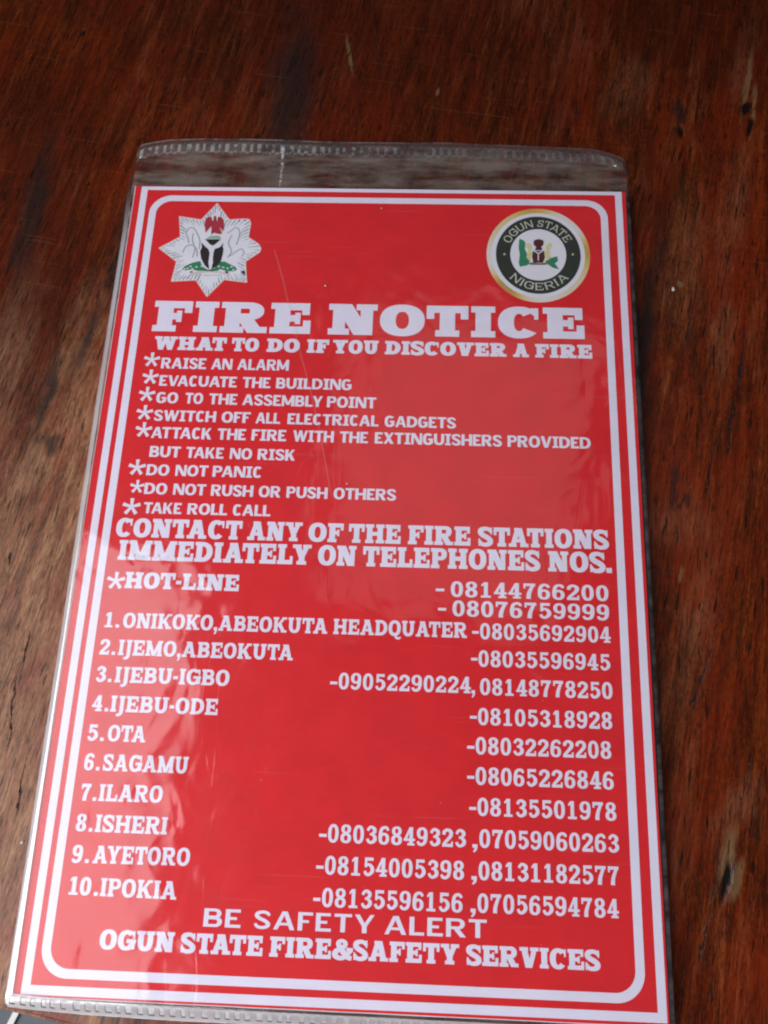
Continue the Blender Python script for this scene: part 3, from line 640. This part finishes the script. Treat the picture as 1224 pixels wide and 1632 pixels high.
# ------------------------------------------------------------------ the table and what lies below it
TA = math.radians(-9.8)                                 # the boards run a little askew to the notice
TO = Vector((-6.9, -5.2))                               # a point of the table's near edge, mm
def to_table(x, y):
    d = Vector((x, y))-TO; c, s = math.cos(-TA), math.sin(-TA)
    return d.x*c-d.y*s, d.x*s+d.y*c
def marks(lst): return [(*to_table(x, y), w, l, a) for x, y, w, l, a in lst]
WORN = marks([(214, 268, 9, 30, 0), (206, 158, 10, 9, 20), (198, 352, 9, 14, 0), (210, 120, 5, 34, 4), (214, 46, 3, 13, 8), (247, 368, 4, 22, 3), (218, 60, 4, 12, 30),
              (236, 290, 5, 30, 4), (228, 235, 4, 20, -6)])
RUBBED_SHEEN = marks([(-17, 208, 9, 36, -4), (-26, 170, 14, 14, 0), (-12, 150, 17, 80, -4), (-28, 90, 20, 100, -6), (-8, 55, 17, 80, -6), (22, -8, 60, 7, 80), (-45, 210, 8, 40, -6)])  # rubbed wood, widened and lightened to paint in the sheen at left
DARKER = marks([(60, 385, 150, 65, 0), (-60, 330, 55, 60, 0), (225, 395, 60, 45, 0), (-40, 260, 26, 70, -6), (198, 230, 5, 110, 0)])  # broad darker areas, mostly towards the far end of the table
STAIN = marks([(205.2, 172, 1.6, 8, -8), (208.5, 164, 2.4, 1.5, 0), (216.9, 337, 2.2, 7, 0), (-26, 200, 2.6, 20, -4), (-21, 181, 3, 4, 0), (-14, 228, 3, 14, 0), (-5, 265, 5, 26, -6), (-45, 290, 5, 30, -8), (56, 350, 9, 40, -6), (195, 215, 2, 60, 0)])
PALE = marks([(214.9, 48, 1.7, 9, 6), (216.6, 40, 1.6, 6, 12), (213.2, 256.7, 1.0, 1.6, 20), (247.6, 355, 1.2, 18, 2), (249.6, 345, 1.0, 10, 0), (80, 370, .8, 10, -20), (206, 139, .7, 3, 0), (118, 350, .7, 2.4, 10)])
HOLE = marks([(246.2, 342.5, 2.0, 4.2, 6), (246.9, 333, 1.2, 6, 4), (213.2, 40, 1.5, 6.5, 10), (218.5, 330.5, 1.3, 3.0, -20), (-38.5, 381, 1.0, 2.4, 0)])
CRACK = marks([(209.0, 36, .25, 10, 10), (205.3, 22, .22, 7, 9), (233.6, 222, .3, 13, 1), (227.5, 195, .28, 12, 0), (209.5, 100, .28, 8, 10), (207.5, 96, .4, 2.6, 25), (206, 152, .45, 2.6, 0),
               (215, 236, .3, 6, 4), (-29, 138, .4, 3, -8), (-35, 120, .25, 10, -10), (92, 372, .25, 12, -20), (176, 340, .3, 5, 0), (-19, 84, .25, 12, -12), (222, 290, .25, 9, 2), (231, 262, .25, 10, 0),
               (-12, 60, .22, 9, -9), (-18, 105, .22, 7, -6), (216, 118, .22, 10, 6), (222, 70, .22, 8, 6), (219, 178, .22, 10, 3), (236, 130, .22, 9, 5), (240, 300, .25, 10, 4)])
WOOD = wood_material()

def slab(name, x0, x1, y0, y1, z0, z1, mat, bev):
    bm = bmesh.new(); bmesh.ops.create_cube(bm, size=1)
    for v in bm.verts:
        v.co = Vector((x0 if v.co.x < 0 else x1, y0 if v.co.y < 0 else y1, z0 if v.co.z < 0 else z1))*MM
    bmesh.ops.bevel(bm, geom=[e for e in bm.edges], offset=bev*MM, segments=3, affect='EDGES')
    me = bpy.data.meshes.new(name); bm.to_mesh(me); bm.free(); me.materials.append(mat)
    for p in me.polygons: p.use_smooth = False
    o = bpy.data.objects.new(name, me); COL.objects.link(o); return o
table = slab('table_top', -620, 720, 0, 900, -28, 0, WOOD, 1.2)
table.location = (TO.x*MM, TO.y*MM, 0); table.rotation_euler = (0, 0, TA)
tag(table, kind='structure')

def floor_mat(name, a, b, rough):
    t = NT(name); n = t.noise(t.coords((1, 1, 1)), 14., 6., .6)
    f = t.noise(t.coords((1, 1, 1)), 260., 3., .6)
    c = t.mix(t.math('MULTIPLY_ADD', f, .4, t.math('MULTIPLY', n, .6)), (*a, 1), (*b, 1))
    return t.finish(t.node('ShaderNodeBsdfPrincipled', Base_Color=c, Roughness=rough, Normal=t.bump(f, .3, .001)))
FZ = -.42
mesh_obj('floor', [(-3, -3, FZ), (3, -3, FZ), (3, 3, FZ), (-3, 3, FZ)], [(0, 1, 2, 3)], floor_mat('slate_grey_floor', (.045, .055, .070), (.085, .10, .12), .5))
tag(bpy.data.objects['floor'], kind='structure')
def floor_strip():
    # a pale joint in the floor, running away from the table
    a, b, w = Vector((-0.1455, -0.0364)), Vector((-0.4025, -0.7036)), 0.0020
    d = (b-a).normalized(); n = Vector((-d.y, d.x))*w; q = [a+n, a-n, b-n, b+n]
    o = mesh_obj('floor_joint', [(p.x, p.y, FZ+.004) for p in q], [(0, 1, 2, 3)], floor_mat('pale_floor_joint', (.80, .79, .74), (.92, .90, .86), .6))
    tag(o, kind='structure')
floor_strip()

# ------------------------------------------------------------------ the printed notice
notice = tag(empty('fire_notice', (0, 0, PZ*MM)), 'red printed fire notice with white lettering and two emblems lying inside the clear sleeve', 'notice')
# the stiff card: red printed face, pale cut edges
def card():
    q = [(-2.75, -.75), (192.45, -1.25), (193.3, 295.35), (-2.5, 295.55)]
    n = 24; rim = []
    for k in range(4):
        a, b = Vector(q[k]), Vector(q[(k+1) % 4])
        for i in range(n):
            p = a.lerp(b, i/n); j = .10*noise.noise(Vector((p.x*.9, p.y*.9, 3.)))
            rim.append((p.x+j, p.y+j))
    N = len(rim)
    f = Flat(); f.v = rim; f.f = [list(range(N))]
    face = f.build('card_face', 0., RED, notice)
    rim = [(x-(.32+.12*noise.noise(Vector((0, y*.8, 1.))) if x < -2 else 0), y-(.25+.1*noise.noise(Vector((x*.8, 0, 1.))) if y < -.5 else 0)) for x, y in rim]
    V = [(x*MM, y*MM, -.02*MM) for x, y in rim]+[(x*MM, y*MM, -(PZ-.3)*MM) for x, y in rim]
    F = [[i, i+N, (i+1) % N+N, (i+1) % N] for i in range(N)]+[list(range(N, 2*N))[::-1], list(range(N))]
    mesh_obj('card', V, F, EDGE, notice)
card()

def rect_ring(x0, y0, x1, y1, wl, wr, wt, wb):
    ox = [(x0, y0), (x1, y0), (x1, y1), (x0, y1)]; ix = [(x0+wl, y0+wb), (x1-wr, y0+wb), (x1-wr, y1-wt), (x0+wl, y1-wt)]
    f = Flat(); f.v = ox+ix; f.f = [[k, (k+1) % 4, 4+(k+1) % 4, 4+k] for k in range(4)]; return f
def round_rect(x0, y0, x1, y1, r, k=14):
    P = []
    for cx, cy, a in ((x1-r, y0+r, -90), (x1-r, y1-r, 0), (x0+r, y1-r, 90), (x0+r, y0+r, 180)):
        for i in range(k+1):
            t = math.radians(a+90*i/k); P.append((cx+r*math.cos(t), cy+r*math.sin(t)))
    return P
rect_ring(0, -.25, 191.8, 295.35, 2.6, 2.65, 1.65, 2.65).build('outer_border', .05, WHITE, notice)
def inner_border():
    o = round_rect(4.45, 4.5, 185.95, 291.1, 8.6); i = round_rect(7.2, 7.2, 183.2, 288.4, 6.2)
    n = len(o); f = Flat(); f.v = o+i; f.f = [[k, (k+1) % n, n+(k+1) % n, n+k] for k in range(n)]
    f.build('inner_border', .05, WHITE, notice)
inner_border()

CACHE = {}
def glyph_flat(ch, sn):
    if (ch, sn) not in CACHE:
        q, w = glyph(ch, STYLES[sn]); CACHE[ch, sn] = union(q)
    return CACHE[ch, sn]
def layout(text, sn):
    """glyph positions in units of the cap height -> [(char, x)], ink width"""
    st = STYLES[sn]; x, out, prev, right = 0., [], ' ', 0.
    for ch in text:
        if ch == ' ': x += st['space']; prev = ' '; continue
        w = glyph(ch, st)[1]; x += KERN.get(prev+ch, 0)
        off, adv = ((st['tab']-w)/2, st['tab']) if ch.isdigit() and 'tab' in st else (0, w+st['gap'])
        out.append((ch, x+off)); right = x+off+w; x += adv; prev = ch
    return out, right
def write(sn, words, base, h, slope, name):
    f = Flat(); X0, X1 = words[0][1], words[-1][2]
    for text, x0, x1 in words:
        out, w = layout(text, sn); off = out[0][1]; sx = (x1-x0)/(w-off)
        for ch, gx in out:
            def place(p):
                x = x0+(p[0]+gx-off)*sx
                return x, base+slope*((x-X0)/(X1-X0)-.5)+p[1]*h
            f.add(glyph_flat(ch, sn), place)
    return f.build(name, .05, WHITE, notice)
for sn, words, base, h, slope in TEXT:
    t = words[0][0]
    write(sn, words, base, h, slope, 'headline' if len(words) == 2 and words[1][0] == 'NOTICE' else 'dash' if t == '-' else 'comma' if t == ',' else 'telephone_number' if t[0] == '0' else 'text_line')
def asterisk(x, y, d, sn='SANS'):
    q = union(glyph('*', STYLES[sn])[0]); k = d/.72
    Flat().add(q, lambda p: (x+(p[0]-.33)*k, y+(p[1]-.5)*k)).build('asterisk', .05, WHITE, notice)
for x, y, d in STARS_AT: asterisk(x, y, d)

# --- emblem: white eight pointed star with a coat of arms
def poly(pts): 
    a = sum(p[0]*q[1]-q[0]*p[1] for p, q in zip(pts, pts[1:]+pts[:1]))
    return union([pts if a > 0 else pts[::-1]])
def strokes(lst, w):
    q = []
    for pts in lst:
        p = Pen(1, 1, 1, 0, False); p.path([(x, y, w) for x, y in pts], 5); q += p.q
    return union(q)
def emblem():
    e = Flat().add(poly(STAR)).build('star_emblem', .05, EWHITE, notice)
    rnd = random.Random(4); rays = []
    cx, cy = 31.2, 265.5; n = len(STAR)
    edge = []
    for a, b in zip(STAR, STAR[1:]+STAR[:1]):
        L = math.hypot(b[0]-a[0], b[1]-a[1]); m = max(1, int(L/1.5))
        for i in range(m):
            u = (i+.5)/m; edge.append((a[0]+(b[0]-a[0])*u, a[1]+(b[1]-a[1])*u))
    for x, y in edge:
        dx, dy = cx-x, cy-y; d = math.hypot(dx, dy); dx, dy = dx/d, dy/d
        L = rnd.uniform(1.2, 4.2)*(1 if d > 15 else .7); s = rnd.uniform(.25, .8); w = rnd.uniform(.24, .46)
        p = Pen(1, 1, 1, 0, False); p.path([(x+dx*s, y+dy*s, w), (x+dx*(s+L), y+dy*(s+L), w*.5)], 2); rays += p.q
    Flat().add(union(rays)).build('star_rays', .09, RAY, e)
    ol = [STAR+[STAR[0]]]
    q = []
    for a, b in zip(STAR, STAR[1:]+STAR[:1]):
        p = Pen(1, 1, 1, 0, False); p.path([(*a, .3), (*b, .3)], 1); q += p.q
    Flat().add(union(q)).build('star_outline', .07, PINKLINE, e)
    Flat().add(strokes([HORSE1, HORSE2, HORSE3, HORSE4, HORSE5, HORSE6], .5)).build('horse_outlines', .09, GREY, e)
    Flat().add(poly(HILL)).build('green_hill', .11, GREEN, e)
    d = Flat()
    for i, (x, y) in enumerate(DOTS): d.add(([(x-.45, y-.22), (x+.4, y-.3), (x+.5, y+.22), (x-.3, y+.3)], [[0, 1, 2, 3]]))
    d.build('hill_flowers', .14, EWHITE, e)
    f = Flat()
    for p in (LOBEL, LOBER, CHIEF): f.add(poly(p))
    f.build('black_shield', .16, BLACK, e)
    Flat().add(poly(WREATH)).build('wreath', .16, PALEGREEN, e)
    f = Flat().add(union([p if sum(a[0]*b[1]-b[0]*a[1] for a, b in zip(p, p[1:]+p[:1])) > 0 else p[::-1] for p in (WINGL, WINGR, BODY)]))
    f.build('red_eagle', .20, EAGLE, e)
    Flat().add(strokes([RIBBON], 1.15)).build('ribbon', .11, TAN, e)
    f = Flat()
    for k in (0, 4): f.add(poly(ENDS[k:k+4]))
    f.build('ribbon_ends', .14, NAVY, e)
    for k in (0, 3, 6): Flat().add(poly(TIPS[k:k+3])).build('navy_tip', .14, NAVY, e)
    f = Flat()
    for x, y in DASH: f.add(([(x-.8, y-.12), (x+.75, y-.16), (x+.7, y+.16), (x-.75, y+.14)], [[0, 1, 2, 3]]))
    f.build('motto_marks', .14, PALEGREEN, e)
emblem()

# --- the round state seal
SC = (158.55, 265.3)
def ell(rx, ry, k=72): return [(SC[0]+rx*math.cos(2*math.pi*i/k), SC[1]+ry*math.sin(2*math.pi*i/k)) for i in range(k)]
def ering(a, b, c, d, k=72):
    o, i = ell(a, b, k), ell(c, d, k); f = Flat(); f.v = o+i
    f.f = [[j, (j+1) % k, k+(j+1) % k, k+j] for j in range(k)]; return f
def seal():
    f = Flat(); f.v = ell(19.9, 21.45); f.f = [list(range(72))]
    s = f.build('state_seal', .05, GOLD, notice)
    ering(18.0, 19.35, 16.0, 17.4).build('white_ring', .08, EWHITE, s)
    ering(16.3, 17.7, 10.6, 11.6).build('dark_ring', .11, SEALDARK, s)
    f = Flat(); f.v = ell(10.75, 11.75); f.f = [list(range(72))]; f.build('white_disc', .14, EWHITE, s)
    def arc(text, a0, a1, up):
        out, w = layout(text, 'SEAL'); h = 3.25; f = Flat(); kx = (a1-a0)/w
        for ch, gx in out:
            gw = glyph(ch, STYLES['SEAL'])[1]; am = a0+kx*(gx+gw/2)
            t = math.radians(am); c, d = math.cos(t), math.sin(t); R = (13.25, 14.45)
            cx, cy = SC[0]+R[0]*c, SC[1]+R[1]*d
            ph = t-math.pi/2 if up else t+math.pi/2
            cp, sp = math.cos(ph), math.sin(ph); sx = abs(kx)*math.pi/180*13.8
            f.add(glyph_flat(ch, 'SEAL'), lambda p: (cx+(p[0]-gw/2)*sx*cp-(p[1]-.5)*h*sp, cy+(p[0]-gw/2)*sx*sp+(p[1]-.5)*h*cp))
        f.build('seal_lettering', .15, SEALTEXT, s)
    arc('OGUN STATE', 157, 26, True); arc('NIGERIA', -139, -39, False)
    for x, y in STARS:
        q = [(x+(.62 if i % 2 == 0 else .3)*math.cos(i*math.pi/5+1.57), y+(.7 if i % 2 == 0 else .32)*math.sin(i*math.pi/5+1.57)) for i in range(10)]
        Flat().add(poly(q)).build('gold_star', .15, CREAM, s)
    f = Flat().add(poly(MAPL)).add(poly(MAPR)); f.build('green_map', .18, SGREEN, s)
    Flat().add(poly(BASE)).build('seal_base', .21, BROWN, s)
    Flat().add(poly(LIONL)).add(poly(LIONR)).build('gold_horses', .24, CREAM, s)
    Flat().add(poly(SHD)).build('seal_shield', .27, MAROON, s)
    Flat().add(poly(EAG)).build('seal_eagle', .30, MAROON, s)
    Flat().add(strokes([[YY[0], YY[1]], [YY[2], YY[1]], [YY[1], YY[3]]], .42)).build('shield_wye', .33, EWHITE, s)
seal()

# ------------------------------------------------------------------ the clear plastic sleeve
sleeve = tag(empty('plastic_sleeve', (0, 0, 0)), 'clear crinkled plastic sleeve with pressed seals wrapped round the red notice', 'sleeve')
def interp(tab, v):
    for (a, b), (c, d) in zip(tab, tab[1:]):
        if v <= c: return b+(d-b)*max(0, (v-a))/(c-a)
    return tab[-1][1]
XL = [(-5, -5.0), (-1, -4.4), (50, -4.75), (90, -5.05), (150, -5.3), (210, -5.4), (275, -5.4), (292, -6.0), (300, -6.0), (322, -6.0)]
XR = [(-6, 193.8), (80, 194.4), (214, 194.7), (292, 194.9), (303, 195.5), (310, 195.5), (315, 194.6), (322, 194.1)]
YT = [(-6, 317.6), (-3, 319.0), (1.8, 320.3), (8.3, 321.7), (22.6, 322.7), (41.7, 322.7), (66.7, 321.8), (96, 321.4), (124, 321.4), (150, 320.6), (181, 319.3), (186, 318.1), (189, 316.9), (192, 315.6), (195.5, 312.4)]
YB = [(-5, -4.3), (4.9, -5.0), (18.9, -5.7), (45, -6.2), (120, -6.6), (195, -6.8)]
def film_xy(u, v):
    x = -5.2+199.8*u; y0, y1 = interp(YB, x), interp(YT, x); y = y0+(y1-y0)*v
    a, b = interp(XL, y), interp(XR, y); return a+(b-a)*u, y
def film_z(x, y):
    """height above the table: taut over the card, curling down round its edge"""
    n1 = noise.noise(Vector((x*.016, y*.013, 1.))); n2 = noise.noise(Vector((x*.05+y*.02, y*.045, 5.)))
    z = PZ+.62+.22*n1+.07*n2
    dx = max(-2.9-x, x-193.4, 0); dy = max(y-296.2, -1.6-y, 0)
    if dx > 0:
        m = min(1, dx/2.2); z -= 1.5*(1-math.sqrt(max(0, 1-m*m)))
    if y > 296.2:
        m = min(1, (y-296.2)/14); z -= (PZ-1.6+.35*noise.noise(Vector((x*.03, y*.06, 9.))))*m*m*(3-2*m); z += .25*m*n2
        if x < 8 and y > 300: z += 1.0*math.exp(-((x+3.6)/1.6)**2-((y-304)/2.4)**2)+.5*math.exp(-((x-1+.5*(y-312))/2)**2-((y-311)/6)**2)
        if x > 184 and y > 300: z += .9*math.exp(-((x-191.5)/1.7)**2-((y-310)/2)**2)+.5*math.exp(-((x-190-.8*(y-304))/1.2)**2-((y-304)/5)**2)
    elif y < -1.6:
        m = min(1, (-1.6-y)/4.5); z -= (PZ-.8)*m*m*(3-2*m)
    return max(z, .35)
def sheet(name, us, vs, zf, mat, uv=None):
    V = []; 
    for v in vs:
        for u in us:
            x, y = film_xy(u, v); V.append((x*MM, y*MM, zf(x, y)*MM))
    nu = len(us); F = [[j*nu+i, j*nu+i+1, (j+1)*nu+i+1, (j+1)*nu+i] for j in range(len(vs)-1) for i in range(nu-1)]
    o = mesh_obj(name, V, F, mat, sleeve, True)
    if uv:
        l = o.data.uv_layers.new(name='UVMap')
        for p in o.data.polygons:
            for li in p.loop_indices:
                k = o.data.loops[li].vertex_index; l.data[li].uv = uv(k % nu, k//nu)
    return o
def lin(a, b, n): return [a+(b-a)*i/n for i in range(n+1)]
U = lin(0, .016, 10)+lin(.016, .06, 30)[1:]+lin(.06, .93, 150)[1:]+lin(.93, .985, 36)[1:]+lin(.985, 1, 10)[1:]
sheet('front_film', U, lin(0, .03, 12)+lin(.03, .90, 200)[1:]+lin(.90, 1, 64)[1:], film_z, FILM)
sheet('back_film', lin(.001, .999, 60), lin(.001, .999, 80), lambda x, y: .25, BACKFILM)
UT = lin(.004, .998, 260); WT = 199.8*.994
def seam_uv(i, j): return (i/260*WT, j/6)
sheet('heat_seal', UT, lin(.976, .9992, 6), lambda x, y: film_z(x, y)+.12, SEAM, seam_uv)
sheet('heat_seal', UT, lin(.001, .0135, 6), lambda x, y: film_z(x, y)+.12, FOOTSEAM, lambda i, j: (i/260*WT, 1-j/6))
sheet('side_fold', lin(.0002, .0110, 8), lin(.004, .95, 160), lambda x, y: film_z(x, y)+.10, LIT_EDGE)
sheet('side_fold', lin(.9935, .9999, 8), lin(.004, .925, 160), lambda x, y: film_z(x, y)+.10, SHADED_EDGE)
def ribbon(name, pts, w0, w1, mat, lift):
    p = Pen(1, 1, 1, 0, False); n = len(pts)
    p.path([(x, y, w0+(w1-w0)*i/(n-1)) for i, (x, y) in enumerate(pts)], 8); f = union(p.q)
    mesh_obj(name, [(x*MM, y*MM, (film_z(x, y)+lift)*MM) for x, y in f[0]], f[1], mat, sleeve)
ribbon('crease', CREASE_PTS, .6, .45, CREASE, .10)
ribbon('weld_line', WELD_PTS, 1.15, .95, WELD, .12)

# ------------------------------------------------------------------ bits of grit lying about
GRIT = NT('pale_grit'); GRIT = GRIT.finish(GRIT.node('ShaderNodeBsdfPrincipled', Base_Color=(.55, .50, .42, 1), Roughness=.7))
def speck(name, label, cat, x, y, z, r, seed, stretch=1.):
    bm = bmesh.new(); bmesh.ops.create_icosphere(bm, subdivisions=2, radius=1)
    for v in bm.verts:
        k = 1+.45*noise.noise(v.co*1.6+Vector((seed, 0, 0))); v.co = Vector((v.co.x*r*k, v.co.y*r*k*stretch, v.co.z*r*k*.55))*MM
    me = bpy.data.meshes.new(name); bm.to_mesh(me); bm.free(); me.materials.append(GRIT)
    o = bpy.data.objects.new(name, me); COL.objects.link(o); o.location = (x*MM, y*MM, (z+r*.4)*MM); o.rotation_euler = (0, 0, seed)
    return tag(o, label, cat)
speck('grit_speck', 'tiny white speck of grit on the plastic just above the word NOTICE', 'grit', *SPECKS[0], film_z(*SPECKS[0]), .34, 1.)
speck('grit_speck', 'tiny white speck of grit near the top of the notice between the two emblems', 'grit', *SPECKS[1], film_z(*SPECKS[1]), .26, 2.)
speck('wood_chip', 'small pale wood chip on the bare table right of the seal', 'wood chip', *SPECKS[2], 0, .6, 3., 1.6)
speck('grit_speck', 'small pale speck of grit on the table at the lower left beside the sleeve', 'grit', *SPECKS[3], 0, .6, 4., .6)
speck('grit_speck', 'tiny white speck of grit on the plastic beside the foot of the long crease', 'grit', *SPECKS[4], film_z(*SPECKS[4]), .3, 5.)
